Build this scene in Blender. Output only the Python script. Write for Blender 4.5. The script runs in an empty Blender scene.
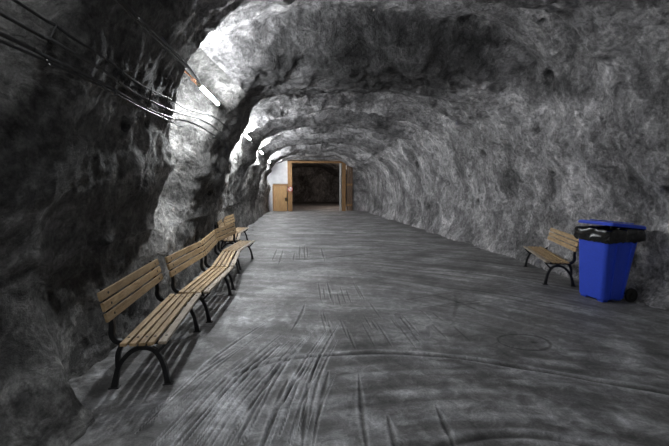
import bpy, bmesh, math, random
import numpy as np
from mathutils import Vector, Matrix
from mathutils.bvhtree import BVHTree
random.seed(7)
S = bpy.context.scene
COL = S.collection

# ------------------------------------------------------------------ camera
cam_data = bpy.data.cameras.new('camera')
cam = bpy.data.objects.new('camera', cam_data); COL.objects.link(cam)
cam_data.sensor_width = 36.0
cam_data.lens = 372.0 / 669.0 * 36.0
cam_data.clip_start = 0.05
cam.location = (0, 0, 1.7)
cam.rotation_euler = (math.radians(90 - 5.375), 0, math.radians(-5.275))
S.camera = cam

# ------------------------------------------------------------------ world, exposure
w = bpy.data.worlds.new('world'); S.world = w; w.use_nodes = True
w.node_tree.nodes['Background'].inputs[0].default_value = (0.6, 0.65, 0.75, 1)
w.node_tree.nodes['Background'].inputs[1].default_value = 0.0
S.view_settings.view_transform = 'Standard'
S.view_settings.look = 'None'
S.view_settings.gamma = 1
S.view_settings.use_curve_mapping = False
S.view_settings.exposure = 3.4
TUBE_POWER = 40.0        # radiance of the fluorescent tubes
LAMPS = [(-1.46, 5.75), (-1.53, 10.65), (-1.62, 15.45), (-1.75, 20.25), (-1.95, 25.0), (-1.40, 1.05), (-1.40, -3.75)]
LAMP_GAIN = {5: 0.11, 6: 1.0}  # last two tubes are out of view, added to match the brightness

# ------------------------------------------------------------------ numpy noise
def _hash(ix, iy, iz, s):
    h = (ix * 374761393 + iy * 668265263 + iz * 2147483647 + s * 974711) & 0xffffffff
    h = ((h ^ (h >> 13)) * 1274126177) & 0xffffffff
    h = ((h ^ (h >> 15)) * 2246822519) & 0xffffffff
    return h ^ (h >> 16)
def perlin(x, y, z, s=0):
    xi, yi, zi = np.floor(x), np.floor(y), np.floor(z)
    xf, yf, zf = x - xi, y - yi, z - zi
    xi, yi, zi = xi.astype(np.int64), yi.astype(np.int64), zi.astype(np.int64)
    u, v, t = [f * f * f * (f * (f * 6 - 15) + 10) for f in (xf, yf, zf)]
    out = 0
    for dx in (0, 1):
        for dy in (0, 1):
            for dz in (0, 1):
                h = _hash(xi + dx, yi + dy, zi + dz, s)
                gx = (h & 1023) / 511.5 - 1; gy = ((h >> 10) & 1023) / 511.5 - 1; gz = ((h >> 20) & 1023) / 511.5 - 1
                d = gx * (xf - dx) + gy * (yf - dy) + gz * (zf - dz)
                out = out + d * (u if dx else 1 - u) * (v if dy else 1 - v) * (t if dz else 1 - t)
    return out * 1.3
def fbm(x, y, z, o=4, s=0):
    r, a = 0, 1.0
    for i in range(o):
        r = r + a * perlin(x, y, z, s + i * 17); x, y, z, a = x * 2.03, y * 2.03, z * 2.03, a * 0.5
    return r
def ridged(x, y, z, o=4, s=0):
    r, a = 0, 0.6
    for i in range(o):
        r = r + a * (1 - np.abs(perlin(x, y, z, s + i * 13)) * 2.2); x, y, z, a = x * 2.1, y * 2.1, z * 2.1, a * 0.5
    return r
def sstep(a, b, x):
    t = np.clip((x - a) / (b - a), 0, 1); return t * t * (3 - 2 * t)

# ------------------------------------------------------------------ materials
def newmat(name):
    m = bpy.data.materials.new(name); m.use_nodes = True
    nt = m.node_tree; b = nt.nodes['Principled BSDF']
    return m, nt, b
def nd(nt, t, **k):
    n = nt.nodes.new(t)
    for a, v in k.items(): setattr(n, a, v)
    return n
def noise(nt, vec, scale, detail=4, rough=0.6, dist=0.0):
    n = nd(nt, 'ShaderNodeTexNoise'); n.inputs['Scale'].default_value = scale; n.inputs['Detail'].default_value = detail
    n.inputs['Roughness'].default_value = rough; n.inputs['Distortion'].default_value = dist
    if vec is not None: nt.links.new(vec, n.inputs['Vector'])
    return n
def ramp(nt, fac, stops):
    r = nd(nt, 'ShaderNodeValToRGB'); cr = r.color_ramp
    while len(cr.elements) < len(stops): cr.elements.new(0.5)
    for e, (p, c) in zip(cr.elements, stops):
        e.position = p; e.color = (c, c, c, 1) if isinstance(c, (int, float)) else (*c, 1)
    nt.links.new(fac, r.inputs[0]); return r
def mapping(nt, scale, rot=(0, 0, 0)):
    tc = nd(nt, 'ShaderNodeTexCoord'); mp = nd(nt, 'ShaderNodeMapping')
    mp.inputs['Scale'].default_value = scale; mp.inputs['Rotation'].default_value = rot
    nt.links.new(tc.outputs['Object'], mp.inputs['Vector']); return mp.outputs[0]
def mth(nt, op, a, b=None, clamp=False):
    n = nd(nt, 'ShaderNodeMath', operation=op, use_clamp=clamp)
    for i, v in enumerate((a, b)):
        if v is None: continue
        if isinstance(v, (int, float)): n.inputs[i].default_value = v
        else: nt.links.new(v, n.inputs[i])
    return n.outputs[0]
def mixc(nt, mode, fac, a, b):
    n = nd(nt, 'ShaderNodeMix', data_type='RGBA', blend_type=mode)
    if isinstance(fac, (int, float)): n.inputs[0].default_value = fac
    else: nt.links.new(fac, n.inputs[0])
    for i, v in ((6, a), (7, b)):
        if isinstance(v, tuple): n.inputs[i].default_value = (*v, 1)
        else: nt.links.new(v, n.inputs[i])
    return n.outputs[2]
def bump(nt, b, h, strength, dist=0.02):
    n = nd(nt, 'ShaderNodeBump'); n.inputs['Strength'].default_value = strength; n.inputs['Distance'].default_value = dist
    nt.links.new(h, n.inputs['Height']); nt.links.new(n.outputs[0], b.inputs['Normal'])

def rock_material(name, base, rot, stretch, vein=0.5, tint=(1.0, 0.97, 0.98)):
    m, nt, b = newmat(name)
    v = mapping(nt, stretch, rot)
    vw = mapping(nt, (1, 1, 1))
    wob = noise(nt, vw, 1.3, 3, 0.55)
    warp = nd(nt, 'ShaderNodeVectorMath', operation='MULTIPLY_ADD')
    nt.links.new(wob.outputs['Color'], warp.inputs[0]); warp.inputs[1].default_value = (0.9, 0.9, 0.9); nt.links.new(v, warp.inputs[2])
    wv = warp.outputs[0]
    big = noise(nt, wv, 0.8, 4, 0.6, 0.3)
    mid = noise(nt, wv, 3.6, 7, 0.68, 0.35)
    fin = noise(nt, vw, 17, 8, 0.8)
    grit = noise(nt, vw, 90, 3, 0.7)
    # pale mineral veins: narrow band of a warped noise, broken up by a second one
    vn = noise(nt, wv, 1.6, 7, 0.66, 0.9)
    vein_d = mth(nt, 'ABSOLUTE', mth(nt, 'SUBTRACT', vn.outputs[0], 0.5))
    vr = ramp(nt, vein_d, [(0.0, 1.0), (0.010, 0.6), (0.040, 0.0)])
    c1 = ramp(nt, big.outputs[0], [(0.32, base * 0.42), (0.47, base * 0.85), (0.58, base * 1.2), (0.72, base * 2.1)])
    c2 = ramp(nt, mid.outputs[0], [(0.30, 0.30), (0.44, 0.70), (0.54, 1.05), (0.70, 2.1)])
    c3 = ramp(nt, fin.outputs[0], [(0.34, 0.36), (0.5, 0.95), (0.64, 1.75)])
    c = mixc(nt, 'MULTIPLY', 1.0, c1.outputs[0], c2.outputs[0])
    c = mixc(nt, 'MULTIPLY', 1.0, c, c3.outputs[0])
    gate = mth(nt, 'MULTIPLY', vr.outputs[0], mth(nt, 'MULTIPLY', ramp(nt, big.outputs[0], [(0.42, 0.0), (0.58, 1.0)]).outputs[0], vein))
    c = mixc(nt, 'MIX', gate, c, (0.62, 0.62, 0.63))
    # strata painted per vertex: 0.5 neutral, rock layers plus light and shade painted in
    vcn = nd(nt, 'ShaderNodeVertexColor'); vcn.layer_name = 'strata_shade'
    sp = nd(nt, 'ShaderNodeSeparateColor'); nt.links.new(vcn.outputs[0], sp.inputs[0])
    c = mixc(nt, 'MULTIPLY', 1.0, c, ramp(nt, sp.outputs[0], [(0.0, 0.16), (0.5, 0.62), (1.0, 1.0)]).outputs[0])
    c = mixc(nt, 'MULTIPLY', 1.0, c, (1.61, 1.61, 1.61))
    c = mixc(nt, 'MULTIPLY', 1.0, c, tint)
    nt.links.new(c, b.inputs['Base Color'])
    b.inputs['Roughness'].default_value = 0.68
    b.inputs['Specular IOR Level'].default_value = 0.35
    h = mth(nt, 'ADD', mth(nt, 'MULTIPLY', mid.outputs[0], 1.1), mth(nt, 'ADD', mth(nt, 'MULTIPLY', fin.outputs[0], 0.45), mth(nt, 'MULTIPLY', grit.outputs[0], 0.12)))
    bump(nt, b, h, 1.0, 0.07)
    return m
M = {}
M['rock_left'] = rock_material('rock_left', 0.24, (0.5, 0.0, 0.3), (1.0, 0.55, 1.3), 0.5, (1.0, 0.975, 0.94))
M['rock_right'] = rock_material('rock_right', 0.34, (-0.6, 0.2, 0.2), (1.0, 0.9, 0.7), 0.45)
M['rock_roof'] = rock_material('rock_roof', 0.30, (0.1, 0.2, 0.15), (0.5, 1.3, 1.0), 0.6)

# floor
m, nt, b = newmat('floor_ground')
vc = nd(nt, 'ShaderNodeVertexColor'); vc.layer_name = 'wear'
sep = nd(nt, 'ShaderNodeSeparateColor'); nt.links.new(vc.outputs[0], sep.inputs[0])
v = mapping(nt, (1, 1, 1))
n1 = noise(nt, v, 1.1, 6, 0.65, 1.0); n2 = noise(nt, v, 7, 7, 0.72, 1.2); n3 = noise(nt, v, 70, 4, 0.7)
c1 = ramp(nt, n1.outputs[0], [(0.3, 0.62), (0.5, 0.95), (0.7, 1.3)])
c2 = ramp(nt, n2.outputs[0], [(0.3, 0.5), (0.5, 0.95), (0.68, 1.6)])
c3 = ramp(nt, n3.outputs[0], [(0.3, 0.72), (0.7, 1.28)])
c = mixc(nt, 'MULTIPLY', 1.0, c1.outputs[0], c2.outputs[0])
c = mixc(nt, 'MULTIPLY', 1.0, c, c3.outputs[0])
wr = ramp(nt, sep.outputs[0], [(0.0, (0.018, 0.018, 0.018)), (0.5, (0.20, 0.195, 0.193)), (1.0, (0.62, 0.62, 0.64))])
c = mixc(nt, 'MULTIPLY', 1.0, c, wr.outputs[0])
nt.links.new(c, b.inputs['Base Color'])
nt.links.new(ramp(nt, n2.outputs[0], [(0.3, 0.48), (0.7, 0.75)]).outputs[0], b.inputs['Roughness'])
b.inputs['Specular IOR Level'].default_value = 0.4
bump(nt, b, mth(nt, 'ADD', n2.outputs[0], mth(nt, 'MULTIPLY', n3.outputs[0], 0.3)), 0.5, 0.02)
M['floor'] = m

def wood_material(name, dark, mid, pale, axis_scale, seed=0.0, rough=0.55):
    m, nt, b = newmat(name)
    tc = nd(nt, 'ShaderNodeTexCoord'); mp = nd(nt, 'ShaderNodeMapping')
    oi = nd(nt, 'ShaderNodeObjectInfo')
    cmb = nd(nt, 'ShaderNodeCombineXYZ')
    for i in range(3): nt.links.new(mth(nt, 'MULTIPLY', oi.outputs['Random'], 17.0 + i * 5), cmb.inputs[i])
    nt.links.new(tc.outputs['Object'], mp.inputs[0]); nt.links.new(cmb.outputs[0], mp.inputs['Location'])
    mp.inputs['Scale'].default_value = axis_scale
    n = noise(nt, mp.outputs[0], 6, 6, 0.65, 0.5); n2 = noise(nt, mp.outputs[0], 30, 3, 0.6)
    r = ramp(nt, n.outputs[0], [(0.32, dark), (0.5, mid), (0.68, pale)])
    f = ramp(nt, n2.outputs[0], [(0.3, 0.8), (0.7, 1.12)])
    c = mixc(nt, 'MULTIPLY', 1.0, r.outputs[0], f.outputs[0])
    tint = ramp(nt, oi.outputs['Random'], [(0.0, 0.85), (1.0, 1.12)])
    c = mixc(nt, 'MULTIPLY', 1.0, c, tint.outputs[0])
    nt.links.new(c, b.inputs['Base Color']); b.inputs['Roughness'].default_value = rough
    bump(nt, b, n2.outputs[0], 0.25, 0.004)
    return m
M['slat'] = wood_material('bench_wood', (0.30, 0.19, 0.09), (0.47, 0.32, 0.165), (0.58, 0.42, 0.24), (6, 0.8, 6))
M['slat_grey'] = wood_material('weathered_bench_wood', (0.28, 0.21, 0.15), (0.44, 0.36, 0.27), (0.56, 0.48, 0.38), (6, 0.8, 6))
M['post_wood'] = wood_material('portal_timber', (0.25, 0.13, 0.05), (0.38, 0.21, 0.09), (0.46, 0.28, 0.13), (5, 5, 0.6))
M['door_wood'] = wood_material('door_timber', (0.42, 0.24, 0.10), (0.55, 0.33, 0.15), (0.62, 0.40, 0.2), (5, 5, 0.6))
M['dark_wood'] = wood_material('gate_timber', (0.09, 0.05, 0.03), (0.14, 0.085, 0.05), (0.2, 0.13, 0.08), (5, 5, 0.6))
def plain(name, col, rough=0.5, metal=0.0, var=0.15, scale=20, spec=0.5, bmp=0.0):
    m, nt, b = newmat(name)
    n = noise(nt, mapping(nt, (1, 1, 1)), scale, 4, 0.6)
    r = ramp(nt, n.outputs[0], [(0.3, tuple(c * (1 - var) for c in col)), (0.7, tuple(min(1, c * (1 + var)) for c in col))])
    nt.links.new(r.outputs[0], b.inputs['Base Color']); b.inputs['Roughness'].default_value = rough
    b.inputs['Metallic'].default_value = metal; b.inputs['Specular IOR Level'].default_value = spec
    if bmp: bump(nt, b, n.outputs[0], bmp, 0.01)
    return m
M['iron'] = plain('black_cast_iron', (0.012, 0.012, 0.013), 0.42, 0.0, 0.3, 60, 0.5, 0.1)
M['bolt'] = plain('bolt_steel', (0.05, 0.045, 0.04), 0.45, 0.6)
M['blue'] = plain('blue_plastic', (0.035, 0.09, 0.72), 0.42, 0, 0.06, 30, 0.45, 0.04)
M['black_plastic'] = plain('black_plastic', (0.012, 0.012, 0.013), 0.5)
M['rubber'] = plain('black_rubber', (0.016, 0.015, 0.014), 0.75)
M['bag'] = plain('bin_bag_film', (0.006, 0.006, 0.007), 0.22, 0, 0.2, 20, 0.7)
M['cable'] = plain('cable_sheath', (0.022, 0.022, 0.023), 0.45)
M['cable_grey'] = plain('grey_cable_sheath', (0.06, 0.06, 0.06), 0.5)
M['clip'] = plain('cable_clip_metal', (0.12, 0.12, 0.12), 0.4, 0.6)
M['housing'] = plain('lamp_housing_metal', (0.55, 0.50, 0.42), 0.5)
M['rust'] = plain('rusty_bracket', (0.32, 0.13, 0.06), 0.8)
M['plaster'] = plain('white_plaster', (0.75, 0.75, 0.77), 0.85, 0, 0.12, 3, 0.3, 0.3)
M['white_paint'] = plain('white_paint', (0.62, 0.62, 0.6), 0.5)
M['red_paint'] = plain('red_paint', (0.55, 0.02, 0.02), 0.5)
M['stone'] = plain('loose_stone', (0.25, 0.25, 0.25), 0.8, 0, 0.6, 14, 0.3, 0.6)
M['dark_metal'] = plain('dark_handle_metal', (0.03, 0.03, 0.03), 0.4, 0.7)
def tube_mat(g):
    m, nt, b = newmat('lit_tube_%d' % int(g * 100))
    b.inputs['Base Color'].default_value = (0.9, 0.9, 0.9, 1)
    b.inputs['Emission Color'].default_value = (0.93, 0.97, 1.0, 1)
    b.inputs['Emission Strength'].default_value = TUBE_POWER * g
    return m

# ------------------------------------------------------------------ helpers
def link_mesh(name, bm, mat, parent=None, smooth=False, bevel=0.0):
    me = bpy.data.meshes.new(name); bm.to_mesh(me); bm.free()
    o = bpy.data.objects.new(name, me); COL.objects.link(o)
    me.materials.append(mat)
    if smooth:
        me.polygons.foreach_set('use_smooth', [True] * len(me.polygons))
        me.set_sharp_from_angle(angle=math.radians(40))
    if bevel:
        md = o.modifiers.new('bevel', 'BEVEL'); md.width = bevel; md.segments = 2; md.limit_method = 'ANGLE'; md.angle_limit = math.radians(50)
    if parent: o.parent = parent
    return o
def box(bm, c, s, rot=None):
    r = bmesh.ops.create_cube(bm, size=1.0)
    mt = Matrix.Translation(c) @ (rot.to_4x4() if rot else Matrix()) @ Matrix.Diagonal((*s, 1))
    bmesh.ops.transform(bm, matrix=mt, verts=r['verts']); return r['verts']
def cyl(bm, a, b_, r, seg=12, r2=None):
    a, b_ = Vector(a), Vector(b_); d = b_ - a
    q = d.to_track_quat('Z', 'Y').to_matrix().to_4x4()
    g = bmesh.ops.create_cone(bm, cap_ends=True, segments=seg, radius1=r, radius2=r if r2 is None else r2, depth=d.length)
    bmesh.ops.transform(bm, matrix=Matrix.Translation((a + b_) / 2) @ q, verts=g['verts']); return g['verts']
def tube(bm, pts, r, seg=8):
    pts = [Vector(p) for p in pts]; rings = []
    for i, p in enumerate(pts):
        d = (pts[min(i + 1, len(pts) - 1)] - pts[max(i - 1, 0)]).normalized()
        up = Vector((0, 0, 1)) if abs(d.z) < 0.95 else Vector((1, 0, 0))
        a = d.cross(up).normalized(); b_ = a.cross(d)
        rr = r[i] if isinstance(r, (list, tuple)) else r
        rings.append([bm.verts.new(p + rr * (a * math.cos(t) + b_ * math.sin(t))) for t in [2 * math.pi * k / seg for k in range(seg)]])
    for i in range(len(rings) - 1):
        for k in range(seg): bm.faces.new((rings[i][k], rings[i][(k + 1) % seg], rings[i + 1][(k + 1) % seg], rings[i + 1][k]))
    bm.faces.new(rings[0]); bm.faces.new(rings[-1][::-1])
def catmull(pts, n=8):
    pts = [np.array(p, float) for p in pts]; P = [2 * pts[0] - pts[1]] + pts + [2 * pts[-1] - pts[-2]]; out = []
    for i in range(1, len(P) - 2):
        for k in range(n):
            t = k / n; a, b_, c, d = P[i - 1], P[i], P[i + 1], P[i + 2]
            out.append(0.5 * (2 * b_ + (c - a) * t + (2 * a - 5 * b_ + 4 * c - d) * t * t + (3 * b_ - a - 3 * c + d) * t ** 3))
    out.append(P[-2]); return out
def thing(name, label, cat, loc=(0, 0, 0), rz=0, group=None):
    o = bpy.data.objects.new(name, None); COL.objects.link(o); o.location = loc; o.rotation_euler = (0, 0, rz); o.empty_display_size = 0.1
    return tag(o, label, cat, group)
def tag(o, label, cat, group=None):
    o['label'] = label; o['category'] = cat
    if group: o['group'] = group
    elif 'group' in o: del o['group']
    return o
def children_of(o): return [c for c in COL.objects if c.parent == o]
def copy_tree(o, parent=None):
    c = o.copy(); COL.objects.link(c); c.parent = parent
    for ch in children_of(o): copy_tree(ch, c)
    return c

# ------------------------------------------------------------------ rock tunnel
PROFILE = [(-2.0, -0.15), (-2.06, .45), (-2.06, .9), (-1.98, 1.5), (-1.66, 2.5), (-1.38, 3.2), (-.98, 3.75), (-.3, 4.12), (1.0, 4.3), (2.5, 4.25), (3.7, 3.9),
           (4.6, 3.2), (5.08, 2.2), (5.25, 1.2), (5.22, .4), (5.18, -.15)]
pp = np.array(catmull(PROFILE, 24)); seg = np.r_[0, np.cumsum(np.linalg.norm(np.diff(pp, axis=0), axis=1))]
NV = 440
sv = np.linspace(0, seg[-1], NV)
px_, pz_ = np.interp(sv, seg, pp[:, 0]), np.interp(sv, seg, pp[:, 1])
tx, tz = np.gradient(px_), np.gradient(pz_); tl = np.hypot(tx, tz)
nx, nz = tz / tl, -tx / tl                                   # inward normal
ys = [-6.0]
while ys[-1] < 48:
    y = ys[-1]; ys.append(y + (0.2 if y < 0.5 else 0.028 + max(0, y - 4) * 0.0030))
ys = np.array(ys)
Yg, _ = np.meshgrid(ys, sv, indexing='ij')
PX, PZ, NX, NZ = [np.broadcast_to(a, Yg.shape) for a in (px_, pz_, nx, nz)]
# widening of the left side with distance; lower left comes forward near the camera
low = 1 - sstep(1.6, 2.6, PZ); left = 1 - sstep(-1.2, 1.5, PX)
dx_low = np.interp(Yg, [-6, 1.0, 2.6, 3.1, 8.5, 12, 26], [.25, .22, .16, .10, .10, -.20, -.22])
dx_up = np.interp(Yg, [0, 7, 11, 14, 24, 26.5], [0, 0, -.14, -.32, -.36, -.75])
X = PX + left * (low * dx_low + (1 - low) * dx_up)
right = sstep(2.0, 4.5, PX)
X = X + right * np.interp(Yg, [0, 12, 25, 30], [.05, 0, -.25, -.3])
upper = sstep(2.6, 4.0, PZ)
Z = PZ + upper * np.interp(Yg, [0, 5, 12, 24, 30], [.12, .05, -.05, -.28, -.3])
# narrowing of the shoulders towards the portal
Z = Z - right * upper * 0.25 * sstep(12, 25, Yg)
Yw = Yg + .35 * fbm(X * .35, Yg * .2, Z * .35, 3, 5)          # ribs are not straight
D = np.zeros_like(X)
# recessed bays between ribs (negative = outward)
def bay(y0, y1, depth, a=.35, c=.55):
    return -depth * sstep(y0 - a, y0 + a, Yw) * (1 - sstep(y1 - c, y1 + c, Yw))
ribw = left * sstep(.2, 2.0, PZ) * .8 + (1 - left)
ribw = ribw * (1 - (1 - sstep(2.3, 3.0, PZ)) * left * .8 * sstep(9.6, 11.0, Yg))
ribw = ribw * (1 - .88 * sstep(3.2, 4.9, PX)) * (.35 + .65 * sstep(.3, 2.6, PZ))
for (y0, y1, d) in ((5.35, 6.9, .58), (10.0, 11.3, .36), (11.9, 12.9, .30), (14.8, 15.9, .32), (16.4, 17.4, .26), (19.5, 21.5, .34), (23.8, 25.6, .34), (0.6, 2.6, .4), (-4.2, -2.2, .4)):
    D = D + bay(y0, y1, d, .22, .28) * ribw
for (yc, sg, amp) in ((7.9, .75, .40), (13.6, .6, .26), (18.3, .6, .24), (22.4, .6, .14), (11.6, .22, .16)):
    D = D + amp * np.exp(-((Yw - yc) / sg) ** 2) * ribw * (.3 + .7 * sstep(2.2, 3.4, PZ))
D = D + .14 * np.exp(-((PZ - 2.75) / .22) ** 2) * left * sstep(11.8, 13, Yg) * (1 - sstep(23.5, 25, Yg))
# rock relief
roofw = sstep(3.0, 3.9, PZ)
D = D + .16 * fbm(X * .55, Yg * .45, Z * .55, 3, 11)
D = D + roofw * (.16 * (ridged(X * .55 + .3 * Yg, Yg * 1.1, Z, 4, 31) - .6) + .05 * ridged(X * 1.6, Yg * 4, Z * 2, 3, 77))
rw = sstep(3.0, 4.8, PX)
D = D + rw * (.11 * (ridged(X, Yg * .8 + Z * .35, Z * .5 - .3 * Yg, 4, 51) - .6) + .035 * fbm(X * 3, Yg * 3.2, Z * 2.2, 3, 52))
lw = left * (1 - roofw)
D = D + lw * (.10 * (ridged(X, Yg * .8 - Z * .5, Z * .7 + .2 * Yg, 4, 61) - .6) + .04 * fbm(X * 3, Yg * 3, Z * 3, 3, 62))
fl = fbm(X * 1.3, Yg * 1.3, Z * 1.3, 2, 90)
D = D + .05 * np.abs(fbm(X * 2.4 + fl, Yg * 2.4 + fl, Z * 2.4, 4, 91)) + .018 * fbm(X * 9, Yg * 9, Z * 9, 3, 95)
# keep clear of the benches: soften relief where they stand
smooth_near = left * (1 - sstep(3.3, 3.9, PZ)) * (1 - sstep(4.9, 5.5, Yg)); D = D * (1 - .5 * smooth_near * sstep(.9, 1.5, PZ))
D = np.where((PZ < 1.15) & (PX < 0), D * .55 - .03, D)
# lumps of rock low on the left by the camera, rubble toe of the right wall
def lump(x, y, z, r, h):
    return h * np.exp(-(((X - x) / r[0]) ** 2 + ((Yg - y) / r[1]) ** 2 + ((Z - z) / r[2]) ** 2))
D = D + left * (.34 + .12 * fbm(X * 2, Yg * 2, Z * 2, 3, 66)) * np.exp(-np.clip(PZ, 0, 9) / .34) * (1 - sstep(2.7, 3.15, Yg)) + lump(-1.9, 2.75, .35, (.8, .25, .25), .10)
toe = rw * (1 - sstep(.0, .42, PZ)) * (.16 + .14 * fbm(X * 2, Yg * 1.6, Z, 3, 71))
D = D + np.clip(toe, 0, .4) * (1 - sstep(25, 26.5, Yg))
# rock cut back a little behind every lamp
for i, (lx, ly) in enumerate(LAMPS):
    D = D - (.38 if i == 0 else .16) * np.exp(-((X - lx) ** 2 + (Z - 3.25) ** 2) / .34 ** 2) * sstep(ly - .5, ly - .1, Yg) * (1 - sstep(ly + 1.2, ly + 1.6, Yg))
# widen into a bigger dark chamber past the portal
D = D - .35 * sstep(27.9, 29.5, Yg)
X = X + NX * D; Z = Z + NZ * D
# drill holes and cavities
HOLES = [(2.97, 6.56, 4.57, .12), (3.81, 5.87, 4.28, .09), (3.69, 6.96, 4.37, .10), (4.42, 6.51, 3.65, .13), (4.32, 9.09, 3.34, .11), (4.75, 7.13, 2.83, .08), (4.89, 9.69, 2.61, .10),
         (5.09, 7.11, 1.98, .06), (5.28, 10.65, 1.25, .13), (5.14, 4.81, 1.66, .07), (2.97, 7.57, 4.06, .10), (3.42, 7.28, 4.29, .07), (2.22, 7.71, 4.01, .12), (4.72, 15.6, 3.0, .16), (4.88, 15.4, 2.66, .14), (5.24, 16.1, 1.0, .16),
         (-1.98, 7.32, .76, .10), (-2.08, 9.35, .67, .12), (-1.79, 7.63, 1.61, .07), (-1.7, 3.93, 2.32, .06), (-1.7, 4.43, 2.43, .05)]
for hx, hy, hz, hr in HOLES:
    g = np.exp(-(((X - hx) * .5) ** 2 + (Yg - hy) ** 2 + (Z - hz) ** 2) / (hr * .62) ** 2)
    g = np.clip(g * 2.2, 0, 1) ** 1.5 * hr * 2.8
    X = X - NX * g; Z = Z - NZ * g

# strata of darker and paler rock, with light and shade painted in
St = .30 * fbm(X * .7 + .4 * Z, Yg * .7 - .5 * Z, Z * .9, 4, 401)
rib_shade = np.zeros_like(X)  # shade past the ribs, painted into the rock tone
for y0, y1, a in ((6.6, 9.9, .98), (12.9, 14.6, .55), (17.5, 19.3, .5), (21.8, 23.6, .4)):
    rib_shade = rib_shade + a * sstep(y0 - .25, y0 + .35, Yw + .25 * St + .30 * left * (1 - sstep(3.6, 4.1, PZ)) * (y0 < 7)) * (1 - sstep(y1 - .3, y1 + .3, Yw + .25 * St))
rib_shade = rib_shade * (1 - sstep(3.0, 4.6, PX)) * (.6 + .4 * sstep(1.6, 3.2, PZ))
St = St - .42 * rib_shade
St = St - .16 * left * (1 - sstep(4.3, 5.3, Yg)) * (1 - sstep(3.4, 4.0, PZ)) - .24 * left * (1 - sstep(2.2, 3.0, PZ)) * sstep(11, 12.5, Yg)  # left wall toned darker near the camera and far along
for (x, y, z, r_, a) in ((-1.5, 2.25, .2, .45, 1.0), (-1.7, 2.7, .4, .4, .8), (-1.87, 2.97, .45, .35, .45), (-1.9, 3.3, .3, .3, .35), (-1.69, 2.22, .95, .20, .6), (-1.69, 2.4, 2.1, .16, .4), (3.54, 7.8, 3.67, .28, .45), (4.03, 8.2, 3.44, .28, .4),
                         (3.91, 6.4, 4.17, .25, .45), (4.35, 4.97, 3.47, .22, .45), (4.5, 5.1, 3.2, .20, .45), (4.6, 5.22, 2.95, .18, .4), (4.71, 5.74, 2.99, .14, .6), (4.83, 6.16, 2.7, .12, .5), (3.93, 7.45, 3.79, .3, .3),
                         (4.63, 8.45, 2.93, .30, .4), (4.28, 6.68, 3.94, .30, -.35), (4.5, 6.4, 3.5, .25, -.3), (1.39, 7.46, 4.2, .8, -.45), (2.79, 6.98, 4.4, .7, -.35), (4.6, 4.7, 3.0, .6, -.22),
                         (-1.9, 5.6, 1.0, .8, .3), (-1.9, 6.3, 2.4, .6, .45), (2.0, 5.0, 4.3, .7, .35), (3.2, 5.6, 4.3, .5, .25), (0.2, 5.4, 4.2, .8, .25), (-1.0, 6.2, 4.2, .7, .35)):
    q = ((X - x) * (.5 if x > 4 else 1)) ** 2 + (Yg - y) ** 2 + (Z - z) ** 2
    St = St + a * np.exp(-q / r_ ** 2) * (.7 + .9 * perlin(X * 5, Yg * 5, Z * 5, 7))  # rock patches; low left ones also paler to make up for missing light
St = St - .12 * sstep(4.2, 4.8, PX) * (1 - sstep(5.0, 6.2, Yg))  # dim near end of the right wall painted into the tone
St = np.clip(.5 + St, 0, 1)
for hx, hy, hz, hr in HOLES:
    St = St * (1 - .9 * np.clip(1.8 * np.exp(-(((X - hx) * .5) ** 2 + (Yg - hy) ** 2 + (Z - hz) ** 2) / (hr * .75) ** 2), 0, 1))  # shade inside the drill holes painted as darker tone
def paint(o, name, a):
    at = o.data.color_attributes.new(name, 'FLOAT_COLOR', 'POINT'); a = a.ravel()
    at.data.foreach_set('color', np.stack([a, a, a, np.ones_like(a)], 1).astype(np.float32).ravel())

def grid_object(name, X, Y, Z, mat, smooth=True, flip=False):
    n, k = X.shape
    co = np.stack([X, Y, Z], -1).reshape(-1, 3).astype(np.float32)
    i = (np.arange(n - 1)[:, None] * k + np.arange(k - 1)[None, :]).ravel()
    f = np.stack([i, i + 1, i + k + 1, i + k], 1)
    if flip: f = f[:, ::-1]
    me = bpy.data.meshes.new(name)
    me.vertices.add(len(co)); me.vertices.foreach_set('co', co.ravel())
    me.loops.add(f.size); me.loops.foreach_set('vertex_index', f.ravel().astype(np.int32))
    me.polygons.add(len(f)); me.polygons.foreach_set('loop_start', (np.arange(len(f)) * 4).astype(np.int32))
    if smooth: me.polygons.foreach_set('use_smooth', np.ones(len(f), bool))
    me.update(calc_edges=True); me.validate()
    me.materials.append(mat)
    o = bpy.data.objects.new(name, me); COL.objects.link(o); o['kind'] = 'structure'
    return o
iA = int(np.argmin(np.abs(sv - np.interp(-1.15, px_[:250], sv[:250])))); iB = int(np.argmin(np.abs(px_ - 4.05) + (np.arange(NV) < 250) * 9 + (pz_ < 2.5) * 9))
walls = {}
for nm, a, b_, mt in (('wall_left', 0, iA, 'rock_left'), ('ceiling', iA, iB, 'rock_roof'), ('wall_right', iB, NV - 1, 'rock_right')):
    walls[nm] = grid_object(nm, X[:, a:b_ + 1], Yg[:, a:b_ + 1], Z[:, a:b_ + 1], M[mt]); paint(walls[nm], 'strata_shade', St[:, a:b_ + 1])
bvh = {}
for nm, o in walls.items():
    me = o.data; bvh[nm] = BVHTree.FromPolygons([v.co for v in me.vertices], [tuple(p.vertices) for p in me.polygons])
def hit(origin, direc, names=('wall_left', 'ceiling', 'wall_right')):
    best = None
    for n in names:
        r = bvh[n].ray_cast(Vector(origin), Vector(direc).normalized())
        if r[0] is not None and (best is None or r[3] < best[3]): best = r
    return best
# hang every lamp clear of the rock behind it
for i, (lx, ly) in enumerate(LAMPS):
    o_ = Vector((0.4, 0, 2.0)); d_ = Vector((lx, 0, 3.2)) - o_; L_ = d_.length; best = L_
    for k in range(-1, 8):
        q = hit((o_.x, ly + .2 * k, o_.z), d_)
        if q: best = min(best, q[3] - .085)
    p_ = o_ + d_.normalized() * best
    LAMPS[i] = (p_.x, ly, p_.z)
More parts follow.
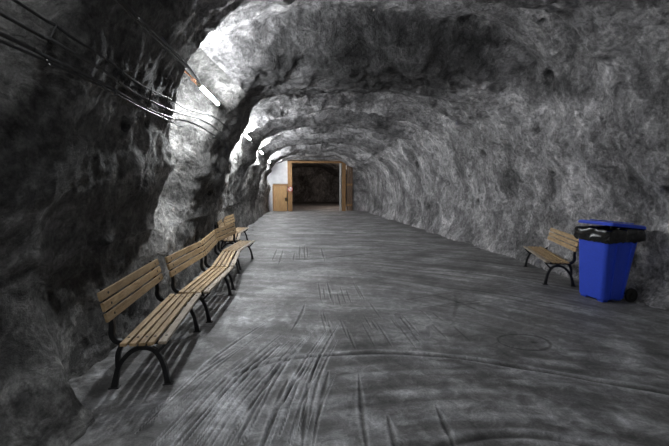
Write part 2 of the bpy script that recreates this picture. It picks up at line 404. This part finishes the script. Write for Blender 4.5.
# closing rock faces of the tunnel
def cap(name, y, flip):
    bm = bmesh.new(); k = 40
    gx = np.linspace(-3.2, 6.4, 60); gz = np.linspace(-.3, 5.4, 40)
    GX, GZ = np.meshgrid(gx, gz, indexing='ij'); GY = y + .35 * fbm(GX * .6, GX * 0 + y, GZ * .6, 4, 3)
    bm.free(); o = grid_object(name, GX, GY, GZ, M['rock_right']); paint(o, 'strata_shade', GX * 0 + .4); return o
cap('wall_far', 46.5, False); cap('wall_back', -5.5, True)

# ------------------------------------------------------------------ floor with scrapes
fy = [-6.0]
while fy[-1] < 47.5:
    y = fy[-1]; fy.append(y + (0.15 if y < 1.6 else min(.5, 0.0038 * y + .001)))
fy = np.array(fy); fx = np.r_[np.linspace(-3.2, -1.9, 12, endpoint=False), np.linspace(-1.9, -1.3, 30, endpoint=False), np.linspace(-1.3, 1.6, 330, endpoint=False), np.linspace(1.6, 5.4, 240), np.linspace(5.45, 6.4, 8)]
FY, FX = np.meshgrid(fy, fx, indexing='ij')
H = .025 * fbm(FX * .5, FY * .4, FX * 0, 3, 201) * sstep(0, 3, FY)
C = np.zeros_like(H)
near = fy > 1.5
def groove(pts, wd, depth, dark, pale=0.0, taper=True):
    global H, C
    pts = np.array(catmull(pts, 6)) if len(pts) > 2 else np.array(pts, float)
    y0, y1 = pts[:, 1].min() - .3, pts[:, 1].max() + .3
    r0, r1 = np.searchsorted(fy, y0), np.searchsorted(fy, y1)
    if r1 <= r0: return
    x, y = FX[r0:r1], FY[r0:r1]; best = np.full(x.shape, 9.0); side = np.zeros_like(x); tt = np.zeros_like(x); n = len(pts) - 1
    for i in range(n):
        a, d = pts[i], pts[i + 1] - pts[i]; L = (d ** 2).sum() + 1e-9
        t = np.clip(((x - a[0]) * d[0] + (y - a[1]) * d[1]) / L, 0, 1)
        ex, ey = x - a[0] - t * d[0], y - a[1] - t * d[1]; q = np.hypot(ex, ey); m_ = q < best
        best = np.where(m_, q, best); side = np.where(m_, ex * d[1] - ey * d[0], side); tt = np.where(m_, (i + t) / n, tt)
    wv = wd * ((.25 + .75 * np.sin(np.pi * np.clip(tt, .02, .98))) if taper else 1.0) * (1 + .45 * perlin(x * 2.2, y * 2.2, x * 0, 9))
    wv = np.maximum(wv, wd * .15)
    g = np.exp(-(best / wv) ** 2); rim = np.exp(-((best - 1.9 * wv) / (.9 * wv)) ** 2)
    H[r0:r1] += -depth * g + depth * .45 * rim; C[r0:r1] += -dark * g + pale * rim
rs = np.random.RandomState(4)
# long fan of parallel gouges in front of the first bench
for k in range(34):
    x0 = -1.15 + k * .036 + rs.uniform(-.03, .03); y0 = rs.uniform(2.0, 2.5) + (0 if k > 5 else .5 * (1 - k / 6)); L = rs.uniform(1.0, 2.1)
    sl = .32 - .004 * k
    groove([(x0, y0), (x0 + sl * L * .45, y0 + L * .5), (x0 + sl * L + .05 * L, y0 + L)], rs.uniform(.008, .015), rs.uniform(.006, .014), rs.uniform(.15, .32), rs.uniform(.15, .42))
groove([(-.12, 4.3), (0.0, 4.9), (.06, 5.4)], .016, .008, .25, .1)
for k in range(20):
    x0 = rs.uniform(.25, 1.9); y0 = rs.uniform(3.7, 4.6); L = rs.uniform(.3, .9); groove([(x0, y0), (x0 - .03 * L, y0 + L)], .012, .006, rs.uniform(.12, .28), .06)
for k in range(10):
    x0 = rs.uniform(.25, 1.0); y0 = rs.uniform(5.2, 5.6); groove([(x0, y0), (x0 + .02, y0 + rs.uniform(.5, 1.3))], .013, .006, .22, .08)
for k in range(7):
    x0 = rs.uniform(-.7, .7); y0 = rs.uniform(8.2, 9.2); groove([(x0, y0), (x0 + .02, y0 + rs.uniform(1, 2.5))], .022, .008, .22, .08)
for p in ([(.41, 2.1), (.46, 2.7), (.52, 3.22)], [(.60, 2.1), (.64, 2.6)], [(.0, 2.3), (.05, 3.1)], [(-.25, 2.5), (-.12, 3.2)], [(.10, 2.55), (.25, 3.3)], [(-.95, 3.35), (-.8, 3.75)], [(1.0, 2.2), (1.05, 2.7)]):
    groove(p, .017, .010, .28, .16)
# tyre arcs
ARC = [(-.6, 3.3), (-.21, 3.56), (.4, 3.64), (1.01, 3.61), (1.59, 3.46), (2.36, 3.07), (3.02, 2.66), (3.8, 2.05)]
groove(ARC, .028, .016, .30, .22, False)
groove([(x, y + .13) for x, y in ARC], .06, .004, .02, .10, False)
groove([(-.2, 3.72), (.4, 3.86), (1.2, 3.85)], .09, .003, .22, .0)
groove([(.75, 2.12), (.91, 2.24), (1.35, 2.30), (1.74, 2.22), (2.1, 2.0)], .03, .014, .34, .12)
groove([(.54, 6.75), (1.6, 7.45), (2.54, 7.5), (3.89, 6.84), (4.5, 6.45)], .03, .012, .30, .10)
groove([(-1.0, 8.6), (.6, 9.0), (2.6, 9.8), (4.2, 9.9)], .05, .010, .25, .0)
groove([(2.3, 6.2), (3.1, 5.7), (4.1, 4.6)], .04, .006, .2, .05)
for (p, q) in (((1.7, 5.0), (2.7, 5.3)), ((2.0, 4.6), (2.45, 5.6)), ((2.5, 4.7), (2.1, 5.7)), ((1.6, 5.4), (2.8, 5.9)), ((2.9, 5.2), (1.8, 5.0))):
    groove([p, ((p[0] + q[0]) / 2 + .05, (p[1] + q[1]) / 2 + .04), q], .03, .003, .18, .02)
th = np.linspace(0, 2 * np.pi, 14)
groove([(2.47 + .28 * math.cos(t), 3.79 + .21 * math.sin(t)) for t in th], .014, .006, .30, .08, False)
groove([(2.55, 3.79), (2.60, 3.76)], .03, .01, .3, 0)
# broad sweeping scrape texture left by turning wheels
rad = np.hypot(FX - 1.0, FY + 1.5); ang = np.arctan2(FX - 1.0, FY + 1.5)
sw1 = fbm(rad * 9, ang * 1.6, FX * 0, 5, 301)
rad2 = np.hypot(FX + 1.5, (FY - 1.5)); ang2 = np.arctan2(FX + 1.5, FY - 1.5)
sw2 = fbm(rad2 * 6, ang2 * 2.2, FX * 0, 5, 311)
sw3 = fbm(FX * .7 + FY * .25, FY * 5.0 + FX * 1.2, FX * 0, 5, 321)
wf = sstep(3.3, 4.4, FY); wg = sstep(1.5, 3.5, FX + .3 * FY - 1.0)
C = C + (1 - wf) * (.20 * sw1 + .30 * fbm(FX * 2.5 + FY, FY * 3.0, FX * 0, 5, 303)) + wf * ((1 - wg) * .17 * sw3 + wg * .26 * sw2)
C = C + .20 * fbm(FX * 1.1, FY * 1.3, FX * 0, 4, 331)
H = H + .006 * sw1 * (1 - wf) + .004 * sw2 * wf
# pale tread-striped patches in the foreground
patch = sstep(.05, .35, fbm(FX * 1.3, FY * 1.6, FX * 0, 3, 341)) * (1 - sstep(3.0, 3.6, FY))
C = C + patch * (.16 + .12 * np.sin(ang * 95 + 3 * sw1))
pale = np.clip(fbm(FX * 6, FY * 2.2, FX * 0, 4, 351), 0, 1) * (1 - sstep(-.2, .6, FX)) * (1 - sstep(4.5, 6, FY)); C = C + .5 * pale
# dust and rubble along the walls
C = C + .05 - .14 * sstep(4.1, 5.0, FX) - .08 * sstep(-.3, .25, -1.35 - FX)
H = H + .03 * sstep(4.7, 5.2, FX) * (1 + fbm(FX * 6, FY * 6, FX * 0, 3, 361)) + .04 * sstep(.0, .35, -1.55 - FX) * (1 + fbm(FX * 6, FY * 6, FX * 0, 3, 362))
H = H * (1 - .9 * ((FX < -.95) & (FX > -1.75) & (FY < 9) & (FY > 2.9)))
floor = grid_object('floor', FX, FY, H, M['floor'], flip=True)
ca = floor.data.color_attributes.new('wear', 'FLOAT_COLOR', 'POINT')
cv = np.clip(.5 + C, 0, 1).ravel(); ca.data.foreach_set('color', np.stack([cv, cv, cv, np.ones_like(cv)], 1).astype(np.float32).ravel())

# ------------------------------------------------------------------ portal at the tunnel's end
PY = 27.5
bm = bmesh.new(); box(bm, (-1.95, PY + .12, 3.36), (2.1, .16, 2.7)); box(bm, (-2.52, PY + .12, 1.0), (1.06, .16, 2.04))
o = link_mesh('wall_end', bm, M['plaster']); o['kind'] = 'structure'
bm = bmesh.new(); box(bm, (1.2, PY + .12, 4.3), (4.6, .3, 1.1)); box(bm, (4.7, PY + .12, 2.4), (1.9, .3, 4.9))
o = link_mesh('wall_end_rock', bm, M['rock_right']); o['kind'] = 'structure'; o.name = 'wall_lintel'
ca = o.data.color_attributes.new('strata_shade', 'FLOAT_COLOR', 'POINT')
for d_ in ca.data: d_.color = (.5, .5, .5, 1)
gate = thing('timber_portal', 'tall brown timber doorway frame around the dark opening at the tunnel end', 'door frame', (0, PY, 0))
bm = bmesh.new(); box(bm, (-.73, -.06, 1.75), (.32, .16, 3.5)); link_mesh('post', bm, M['post_wood'], gate, bevel=.01)
bm = bmesh.new(); box(bm, (3.22, -.06, 1.75), (.28, .22, 3.5)); link_mesh('post', bm, M['post_wood'], gate, bevel=.01)
bm = bmesh.new(); box(bm, (1.24, -.06, 3.58), (4.26, .18, .15)); link_mesh('lintel', bm, M['post_wood'], gate, bevel=.01)
bm = bmesh.new(); box(bm, (2.97, -.04, 1.75), (.13, .14, 3.5)); link_mesh('door_jamb', bm, M['white_paint'], gate, bevel=.01)
leaf = thing('board_gate', 'dark brown board gate leaf standing folded back right of the tunnel portal', 'gate', (3.42, PY - .10, 0), math.radians(-8))
bm = bmesh.new()
for k in range(3): box(bm, (.08 + k * .15, 0, 1.68), (.14, .05, 3.3))
link_mesh('board_panel', bm, M['dark_wood'], leaf, bevel=.006)
bm = bmesh.new(); box(bm, (.22, -.045, 1.95), (.44, .04, .14)); link_mesh('ledge', bm, M['post_wood'], leaf)
bm = bmesh.new(); box(bm, (.22, -.045, .45), (.44, .04, .14)); link_mesh('ledge', bm, M['post_wood'], leaf)
door = thing('wooden_door', 'small light wooden plank door left of the tall dark opening', 'door', (-1.42, PY - .06, 0))
bm = bmesh.new()
for k in range(6): box(bm, (-.40 + k * .158, 0, .92), (.152, .05, 1.82))
link_mesh('door_leaf', bm, M['door_wood'], door, bevel=.006)
bm = bmesh.new(); box(bm, (-.02, .0, 1.90), (1.06, .10, .12)); box(bm, (-.53, -.01, .93), (.08, .12, 1.86)); link_mesh('door_frame', bm, M['post_wood'], door, bevel=.006)
bm = bmesh.new(); box(bm, (.39, -.05, .88), (.10, .03, .24)); cyl(bm, (.38, -.04, .92), (.38, -.10, .92), .018); cyl(bm, (.38, -.10, .92), (.26, -.10, .92), .014)
link_mesh('handle', bm, M['dark_metal'], door, bevel=.003)
sgn = thing('prohibition_sign', 'round white sign with red ring and slash on the portal post', 'sign', (-.70, PY - .19, 1.62))
bm = bmesh.new(); cyl(bm, (0, 0, 0), (0, .012, 0), .19, 32); link_mesh('sign_plate', bm, M['white_paint'], sgn)
bm = bmesh.new()
for k in range(32):
    a0, a1 = 2 * math.pi * k / 32, 2 * math.pi * (k + 1) / 32
    q = [bm.verts.new((r * math.cos(a), yy, r * math.sin(a))) for yy in (-.006, -.001) for r, a in ((.19, a0), (.19, a1), (.155, a1), (.155, a0))]
    for f in ((0, 1, 2, 3), (4, 7, 6, 5), (0, 4, 5, 1), (2, 6, 7, 3)): bm.faces.new([q[i] for i in f])
box(bm, (0, -.004, 0), (.33, .005, .035), Matrix.Rotation(math.radians(45), 3, 'Y')); link_mesh('red_ring', bm, M['red_paint'], sgn)

# an unseen warm fill is added to brighten the chamber behind the portal, out of sight round its right side
ld = bpy.data.lights.new('chamber_fill', 'POINT'); ld.energy = 22; ld.color = (1.0, .82, .68); ld.shadow_soft_size = .1
lo = bpy.data.objects.new('chamber_fill', ld); COL.objects.link(lo); lo.location = (4.4, 31.5, 2.9)

# ------------------------------------------------------------------ benches
def ribbon(bm, pts, widths, y0, y1):
    """flat cast bar swept in the x-z plane between y0 and y1"""
    P = [Vector((p[0], p[1])) for p in pts]; n = len(P); L, R = [], []
    for i, p in enumerate(P):
        d = (P[min(i + 1, n - 1)] - P[max(i - 1, 0)]).normalized(); s = Vector((-d.y, d.x)) * widths[i] / 2
        L.append(p + s); R.append(p - s)
    rows = [[bm.verts.new((q.x, y, q.y)) for q, y in ((L[i], y0), (L[i], y1), (R[i], y1), (R[i], y0))] for i in range(n)]
    for i in range(n - 1):
        for k in range(4): bm.faces.new((rows[i][k], rows[i][(k + 1) % 4], rows[i + 1][(k + 1) % 4], rows[i + 1][k]))
    bm.faces.new(rows[0]); bm.faces.new(rows[-1][::-1])
def sweep(bm, ctrl, wctrl, y0, y1, n=7):
    c = catmull(ctrl, n); wv = np.interp(np.linspace(0, len(ctrl) - 1, len(c)), range(len(ctrl)), wctrl)
    ribbon(bm, [(p[0], p[1]) for p in c], list(wv), y0, y1)
def frame_mesh(y):
    bm = bmesh.new(); a, b_ = y - .02, y + .02
    # rear foot rising, arching under the seat and down to the front foot
    sweep(bm, [(-.28, .0), (-.262, .10), (-.225, .21), (-.13, .315), (-.03, .345), (.06, .31), (.115, .21), (.14, .10), (.155, .0)], [.055, .04, .038, .038, .04, .038, .038, .04, .055], a, b_)
    # rear upright from arch to the seat rail and on up behind the back slats
    sweep(bm, [(-.245, .19), (-.235, .30), (-.20, .385)], [.03, .036, .04], a, b_)
    sweep(bm, [(-.15, .395), (-.235, .41), (-.275, .47), (-.272, .56), (-.285, .66), (-.307, .76), (-.330, .87)], [.035, .045, .045, .04, .036, .034, .028], a, b_)
    # seat rail under the slats
    sweep(bm, [(-.20, .395), (-.1, .392), (.0, .385), (.10, .388), (.18, .392)], [.035, .034, .034, .034, .028], a, b_)
    # front scroll linking rail and arch
    sweep(bm, [(.165, .385), (.13, .345), (.085, .30)], [.022, .024, .026], a, b_)
    box(bm, (-.28, y, .006), (.085, .055, .012)); box(bm, (.155, y, .006), (.085, .055, .012))
    bmesh.ops.recalc_face_normals(bm, faces=bm.faces)
    return bm
def make_bench(length, label, cat='bench'):
    t = thing('park_bench', label, cat)
    inset = .13
    for yy in (inset, length - inset): link_mesh('side_frame', frame_mesh(yy), M['iron'], t, bevel=.004)
    bm = bmesh.new(); cyl(bm, (-.06, inset, .355), (-.06, length - inset, .355), .009, 8); link_mesh('tie_rod', bm, M['iron'], t, smooth=True)
    def slat(nm, x, z, wd, th, tilt, mat):
        # origin of each board at its middle, tilt about the bench's length
        bm = bmesh.new(); box(bm, (0, 0, 0), (wd, length, th)); o = link_mesh(nm, bm, M[mat], t, bevel=.006)
        o.location = (x, length / 2, z); o.rotation_euler = (0, tilt, 0)
        for yy in (inset, length - inset):
            b2 = bmesh.new(); cyl(b2, (0, yy - length / 2, th / 2 - .002), (0, yy - length / 2, th / 2 + .003), .011, 10); link_mesh('bolt', b2, M['bolt'], o, smooth=True)
    for k, (x, z, ti) in enumerate(((-.145, .424, .05), (-.072, .421, .02), (-.002, .420, .0), (.066, .421, -.02), (.158, .424, .03))):
        slat('seat_slat', x, z, .053 if k < 4 else .066, .028, ti, 'slat' if k < 4 else 'slat_grey')
    for (x, z, ti) in ((-.258, .655, 1.34), (-.278, .743, 1.34), (-.299, .831, 1.34)):
        slat('back_slat', x, z, .074, .026, ti, 'slat')
    return t
def place(o, x, y, rz, label, group=None):
    o.location = (x, y, 0); o.rotation_euler = (0, 0, rz); tag(o, label, 'bench', group)
# (front edge near, front edge far): origin sits .2 behind the front edge
b1 = make_bench(1.46, '')
def lay(o, p, q, label):
    d = Vector((q[0] - p[0], q[1] - p[1])).normalized(); nrm = Vector((d.y, -d.x))   # nrm points to bench front (+x)
    place(o, p[0] - nrm.x * .19, p[1] - nrm.y * .19, math.atan2(-d.x, d.y), label)
G = []
BN = [((-1.115, 3.09), (-1.20, 4.55), 'light wooden bench with black iron frame nearest the camera by the left wall'),
      ((-1.13, 4.59), (-1.08, 6.05), 'second light wooden bench from the camera in the left wall row'),
      ((-1.085, 6.13), (-1.21, 7.56), 'third wooden bench in the left row, turned slightly toward the wall'),
      ((-1.23, 7.62), (-1.10, 9.07), 'fourth wooden bench in the left row, angled out toward the floor'),
      ((-1.50, 9.22), (-1.68, 10.67), 'fifth wooden bench in the left row, set back behind the angled fourth one'),
      ((-1.69, 10.74), (-1.66, 12.20), 'farthest wooden bench of the left wall row, last before the dark rock')]
for i, (p, q, lb) in enumerate(BN):
    o = b1 if i == 0 else copy_tree(b1)
    lay(o, p, q, lb)
b2 = make_bench(1.80, '')
# right bench faces the tunnel: its front is on the -x side, so run it the other way round
lay(b2, (4.86, 7.66), (4.22, 5.96), 'wooden slatted bench with black iron legs standing by the right wall behind the blue bin')

# ------------------------------------------------------------------ wheeled bin
def rrect(cx, cy, sx, sy, r, z, n=6):
    out = []
    for (ox, oy, a0) in ((sx / 2 - r, sy / 2 - r, 0), (-sx / 2 + r, sy / 2 - r, 90), (-sx / 2 + r, -sy / 2 + r, 180), (sx / 2 - r, -sy / 2 + r, 270)):
        for k in range(n + 1):
            a = math.radians(a0 + 90 * k / n); out.append((cx + ox + r * math.cos(a), cy + oy + r * math.sin(a), z))
    return out
def loft(bm, loops, cap0=True, cap1=True):
    R = [[bm.verts.new(p) for p in L] for L in loops]; n = len(R[0])
    for i in range(len(R) - 1):
        for k in range(n): bm.faces.new((R[i][k], R[i][(k + 1) % n], R[i + 1][(k + 1) % n], R[i + 1][k]))
    if cap0: bm.faces.new(R[0][::-1])
    if cap1: bm.faces.new(R[-1])
BIN_ROT = math.radians(5)
wb = thing('wheelie_bin', 'blue plastic wheelie bin lined with a black bag beside the right bench', 'bin', (4.71, 5.24, 0), BIN_ROT)
# local: -x = front, +x = rear (hinge, wheels)
bm = bmesh.new()
loft(bm, [rrect(-.07, 0, .40, .42, .05, .03), rrect(-.07, 0, .43, .45, .06, .045), rrect(-.05, 0, .49, .475, .06, .30), rrect(-.02, 0, .58, .52, .06, .75), rrect(0, 0, .635, .55, .06, 1.0), rrect(0, 0, .67, .575, .05, 1.005), rrect(0, 0, .68, .585, .05, 1.06)], True, False)
# foot recess and moulded ribs
for s in (-1, 1):
    for (xa, xb, wd) in ((-.13, -.11, .05), (.08, .17, .035)):
        v0 = []
        for (x, z, off) in ((xa, .05, .225), (xb, .99, .276)):
            for dx in (-wd / 2, wd / 2):
                for dy in (-.01, .017): v0.append(bm.verts.new((x + dx, s * (off + dy), z)))
        a = v0
        for f in ((0, 1, 3, 2), (4, 6, 7, 5), (0, 2, 6, 4), (1, 5, 7, 3), (0, 4, 5, 1), (2, 3, 7, 6)): bm.faces.new([a[i] for i in f])
box(bm, (-.20, .15, .018), (.10, .10, .036)); box(bm, (-.20, -.15, .018), (.10, .10, .036)); box(bm, (.08, 0, .03), (.10, .36, .05))
bmesh.ops.recalc_face_normals(bm, faces=bm.faces)
link_mesh('bin_body', bm, M['blue'], wb, smooth=True, bevel=.004)
bm = bmesh.new()
for s in (-1, 1): box(bm, (.33, s * .20, 1.055), (.10, .03, .06))
cyl(bm, (.385, -.27, 1.075), (.385, .27, 1.075), .018, 12); box(bm, (.345, 0, 1.03), (.05, .50, .05)); link_mesh('handle', bm, M['black_plastic'], wb, smooth=True)
# lid slightly raised by the bag, hinged at the rear
lid = bpy.data.objects.new('lid', None)
bm = bmesh.new()
loft(bm, [rrect(-.33, 0, .66, .61, .035, .0), rrect(-.33, 0, .67, .62, .035, .008), rrect(-.33, 0, .665, .615, .035, .035), rrect(-.33, 0, .62, .57, .035, .05), rrect(-.33, 0, .60, .55, .035, .044)])
lidm = link_mesh('lid', bm, M['blue'], wb, smooth=True); lidm.location = (.37, 0, 1.075); lidm.rotation_euler = (0, math.radians(5.0), 0)
for s in (-1, 1):
    b2_ = bmesh.new(); box(b2_, (-.33, s * .16, .064), (.44, .05, .012)); link_mesh('lid_rib', b2_, M['blue'], lidm, bevel=.004)
bpy.data.objects.remove(lid)
# bag folded over the rim, crumpled
def bag_loop(z, ex, seed):
    L = []
    base = []
    for (sx, sy, a) in ((1, 1, 0),): pass
    pts = rrect(0, 0, .70 + ex, .60 + ex, .06, z, 8)
    # densify straight sides
    out = []
    for i, p in enumerate(pts):
        q = pts[(i + 1) % len(pts)]; n = 18 if i % 9 == 8 else 1
        for k in range(n): out.append([p[j] + (q[j] - p[j]) * k / n for j in range(3)])
    a = np.array(out)
    nn = perlin(a[:, 0] * 9 + seed, a[:, 1] * 9, a[:, 2] * 0 + seed * 3.1) ; n2 = perlin(a[:, 0] * 22, a[:, 1] * 22 + seed, a[:, 2] * 0 + seed)
    r = np.hypot(a[:, 0], a[:, 1])
    k = 1 + (.045 * nn + .02 * n2) / r * (0.4 + 6 * abs(ex))
    a[:, 0] *= k; a[:, 1] *= k; a[:, 2] += .035 * n2 * (1 if z < .96 else .2)
    return [tuple(p) for p in a]
bm = bmesh.new()
zs = [(.89, .012, 1.0), (.915, .03, 1.5), (.95, .045, 2.2), (.985, .040, 3.1), (1.02, .035, 4.2), (1.055, .03, 5.1), (1.075, .00, 5.6), (1.06, -.06, 6.2), (.98, -.10, 7)]
loft(bm, [bag_loop(z, ex, sd) for z, ex, sd in zs], False, False)
bmesh.ops.recalc_face_normals(bm, faces=bm.faces)
tag(link_mesh('bin_bag', bm, M['bag'], None, smooth=True), 'shiny black bin bag folded over the rim of the blue wheelie bin', 'bag')
bag = COL.objects['bin_bag']; bag.location = wb.location; bag.rotation_euler = wb.rotation_euler
for o in (wb, bag): o.scale = (.91, 1.0, 1.02); o.location.x -= .025
for s in (-1, 1):
    bm = bmesh.new(); cyl(bm, (.21, s * .245, .105), (.21, s * .295, .105), .105, 28); wl = link_mesh('wheel', bm, M['rubber'], wb, smooth=True, bevel=.012)
    bm = bmesh.new(); cyl(bm, (.21, s * .293, .105), (.21, s * .305, .105), .045, 20); link_mesh('hub', bm, M['black_plastic'], wl, smooth=True)
bm = bmesh.new(); cyl(bm, (.21, -.25, .105), (.21, .25, .105), .012); link_mesh('axle', bm, M['dark_metal'], wb, smooth=True)

# ------------------------------------------------------------------ fluorescent lamps
ORD = ['nearest glowing fluorescent tube high on the left rock shoulder', 'second glowing fluorescent tube along the left rock shoulder', 'third glowing fluorescent tube along the left rock shoulder',
       'fourth glowing fluorescent tube along the left rock shoulder', 'farthest fluorescent tube on the left, above the small wooden door', 'added unseen fluorescent tube above the camera on the left shoulder', 'added unseen fluorescent tube behind the camera on the left shoulder']
for i, (lx, ly, lz) in enumerate(LAMPS):
    g = LAMP_GAIN.get(i, 1.0)
    if g <= 0: continue
    t = thing('fluorescent_lamp', ORD[i], 'lamp', (lx, ly, lz))
    bm = bmesh.new(); box(bm, (-.028, .6, .038), (.03, 1.26, .022), Matrix.Rotation(.5, 3, 'Y')); link_mesh('housing', bm, M['housing'], t, bevel=.006)
    for yy in (-.01, 1.21):
        bm = bmesh.new(); cyl(bm, (0, yy - .02, 0), (0, yy + .02, 0), .032, 14); box(bm, (-.02, yy, .025), (.03, .03, .05)); link_mesh('lamp_holder', bm, M['housing'], t, smooth=True)
    bm = bmesh.new(); cyl(bm, (0, .01, 0), (0, 1.19, 0), .026, 16); link_mesh('tube', bm, tube_mat(g), t, smooth=True)
    for yy in (.12, 1.08):
        r = hit((lx - .03, ly + yy, lz + .05), (-.75, 0, .65)); e = Vector(r[0]) - Vector((lx, ly, lz)) if r else Vector((-.3, yy, .3))
        bm = bmesh.new(); tube(bm, [(-.04, yy, .06), e], .012, 6); link_mesh('bracket', bm, M['rust'], t)

# ------------------------------------------------------------------ cables
def surf(y, z, off):
    r = hit((0.6, y, z), (-1, 0, 0))
    return Vector((r[0].x + off, y, z)) if r else Vector((-1.6, y, z))
def wall_cable(pts, rad, off, mat, label, ext=None):
    ctl = [np.array(p) for p in pts]; c = catmull(ctl, 6); P = [surf(p[0], p[1], off) for p in c]
    X_ = np.array([p.x for p in P]); k = 7; xp = np.pad(X_, k // 2, mode='edge')
    sm = np.array([xp[i:i + k].max() for i in range(len(X_))]); k = 11; xp = np.pad(sm, k // 2, mode='edge'); sm = np.array([xp[i:i + k].mean() for i in range(len(X_))]); xp = np.pad(sm, k // 2, mode='edge'); sm = np.array([xp[i:i + k].mean() for i in range(len(X_))])
    Q = [Vector((sm[i], P[i].y, P[i].z)) for i in range(len(P))]
    bm = bmesh.new(); tube(bm, Q, rad, 8); tag(link_mesh('wall_cable', bm, M[mat], None, smooth=True), label, 'cable', None)
    return Q
cA = wall_cable([(-4, 2.8), (0.5, 2.74), (2.39, 2.74), (2.61, 2.73), (2.76, 2.69), (3.16, 2.69), (3.82, 2.69), (5.1, 2.82), (6.0, 2.9), (6.93, 2.96), (8.0, 2.8)], .010, .03, 'cable', 'topmost thin dark cable clipped along the near left rock wall')
cB = wall_cable([(-4, 2.66), (0.5, 2.62), (2.42, 2.64), (2.6, 2.64), (2.78, 2.61), (3.23, 2.61), (3.73, 2.6), (4.53, 2.64), (5.2, 2.7), (6.38, 2.82), (7.32, 2.75), (8, 2.6)], .012, .03, 'cable_grey', 'middle grey cable clipped along the near left rock wall')
cC = wall_cable([(-4, 2.55), (0.5, 2.5), (2.44, 2.55), (2.55, 2.55), (2.65, 2.53), (2.81, 2.52), (3.31, 2.53), (4.18, 2.54), (5.2, 2.62), (6.23, 2.72), (7.3, 2.65), (8, 2.5)], .013, .03, 'cable_grey', 'lowest pale grey cable of the bundle on the near left wall')
cD = wall_cable([(-4, 2.48), (0.5, 2.44), (2.44, 2.5), (2.7, 2.49), (3.3, 2.5), (4.18, 2.51), (5.2, 2.58), (6.2, 2.66)], .009, .045, 'cable', 'thin black cable running just under the pale grey wall cable')
clip_labels = ['metal clip nearest the camera holding the left wall cables', 'metal clip holding cables where the left wall bundle first bends', 'metal clip below the middle stretch of left wall cables', 'metal clip holding the left wall cables close to the lit rock bay']
for (yy, lb) in zip((2.62, 3.4, 4.15, 4.75), clip_labels):
    def near_z(Q): return min(Q, key=lambda p: abs(p.y - yy))
    a, b_, c_, d_ = near_z(cA), near_z(cB), near_z(cC), near_z(cD)
    bm = bmesh.new(); tube(bm, [(a.x + .012, yy, a.z + .02), (a.x + .012, yy, a.z), (b_.x + .014, yy, b_.z), (c_.x + .014, yy, c_.z), (d_.x + .010, yy, d_.z - .02)], .005, 6)
    tag(link_mesh('cable_clip', bm, M['clip'], None, smooth=True), lb, 'clip', None)
def span(pts, rad, label, sag=.03):
    c = catmull(pts, 12); bm = bmesh.new(); tube(bm, [(p[0], p[1], p[2]) for p in c], rad, 8)
    tag(link_mesh('hanging_cable', bm, M['cable'], None, smooth=True), label, 'cable')
span([(-1.18, -4, 3.02), (-1.19, 0.5, 2.99), (-1.20, 2.77, 2.97), (-1.22, 3.14, 3.0), (-1.25, 3.77, 3.06), (-1.34, 4.9, 3.16), (LAMPS[0][0] - .02, 5.8, LAMPS[0][2] + .05)], .017, 'thick black cable hanging in the air toward the nearest tube lamp')
span([(-1.17, -4, 3.10), (-1.16, 1.5, 2.95), (-1.18, 2.77, 2.92), (-1.24, 3.7, 3.0), (-1.32, 4.8, 3.12), (LAMPS[0][0] - .01, 5.82, LAMPS[0][2] + .04)], .007, 'thin cable drooping beside the thick cable to the nearest lamp')
for k in range(4):
    (x0, y0, z0), (x1, y1, z1) = LAMPS[k], LAMPS[k + 1]
    span([(x0 - .02, y0 + 1.2, z0 + .05), ((x0 + x1) / 2 + .12, (y0 + y1 + 1.2) / 2, (z0 + z1) / 2 - .08), (x1 - .02, y1, z1 + .05)], .014, ['black cable sagging between the first and second tube lamps', 'black cable sagging between the second and third tube lamps', 'black cable sagging between the third and fourth tube lamps', 'black cable sagging between the fourth and farthest tube lamps'][k])

# ------------------------------------------------------------------ loose stones along the wall foot
def stone(x, y, r, label, group, seed):
    bm = bmesh.new(); bmesh.ops.create_icosphere(bm, subdivisions=3, radius=1.0)
    co = np.array([v.co for v in bm.verts]); d = 1 + .45 * fbm(co[:, 0] * 1.1 + seed, co[:, 1] * 1.1, co[:, 2] * 1.1, 3, seed)
    sc = (r * rs.uniform(.8, 1.3), r * rs.uniform(.8, 1.2), r * .65)
    for v, k in zip(bm.verts, d): v.co = Vector((v.co.x * sc[0] * k, v.co.y * sc[1] * k, v.co.z * sc[2] * k))
    zmin = min(v.co.z for v in bm.verts)
    o = link_mesh('loose_stone', bm, M['stone'], None); i = int(np.argmin(np.abs(fy - y))); j = int(np.argmin(np.abs(fx - x)))
    o.location = (x, y, float(H[i, j]) - zmin * .85); tag(o, label, 'stone', group)
SL = ['largest pale loose stone by the right wall foot past the bin', 'small loose stone just in front of the right wall foot rubble', 'third loose stone from the bin along the right wall foot', 'loose stone closest to the bin wheel at the wall foot', 'tiny pebble lying farthest out on the floor beside the bin', 'loose stone tucked against the rock near the right frame edge', 'smallest loose stone nearest the camera at the right wall foot']
for k, (x, y, r) in enumerate(((5.08, 4.9, .035), (5.0, 4.80, .022), (5.02, 4.70, .03), (5.2, 5.0, .04), (4.93, 4.9, .018), (5.08, 4.6, .04), (5.0, 4.45, .02))):
    stone(x, y, r, SL[k], 'stones at the foot of the right wall', 400 + k)
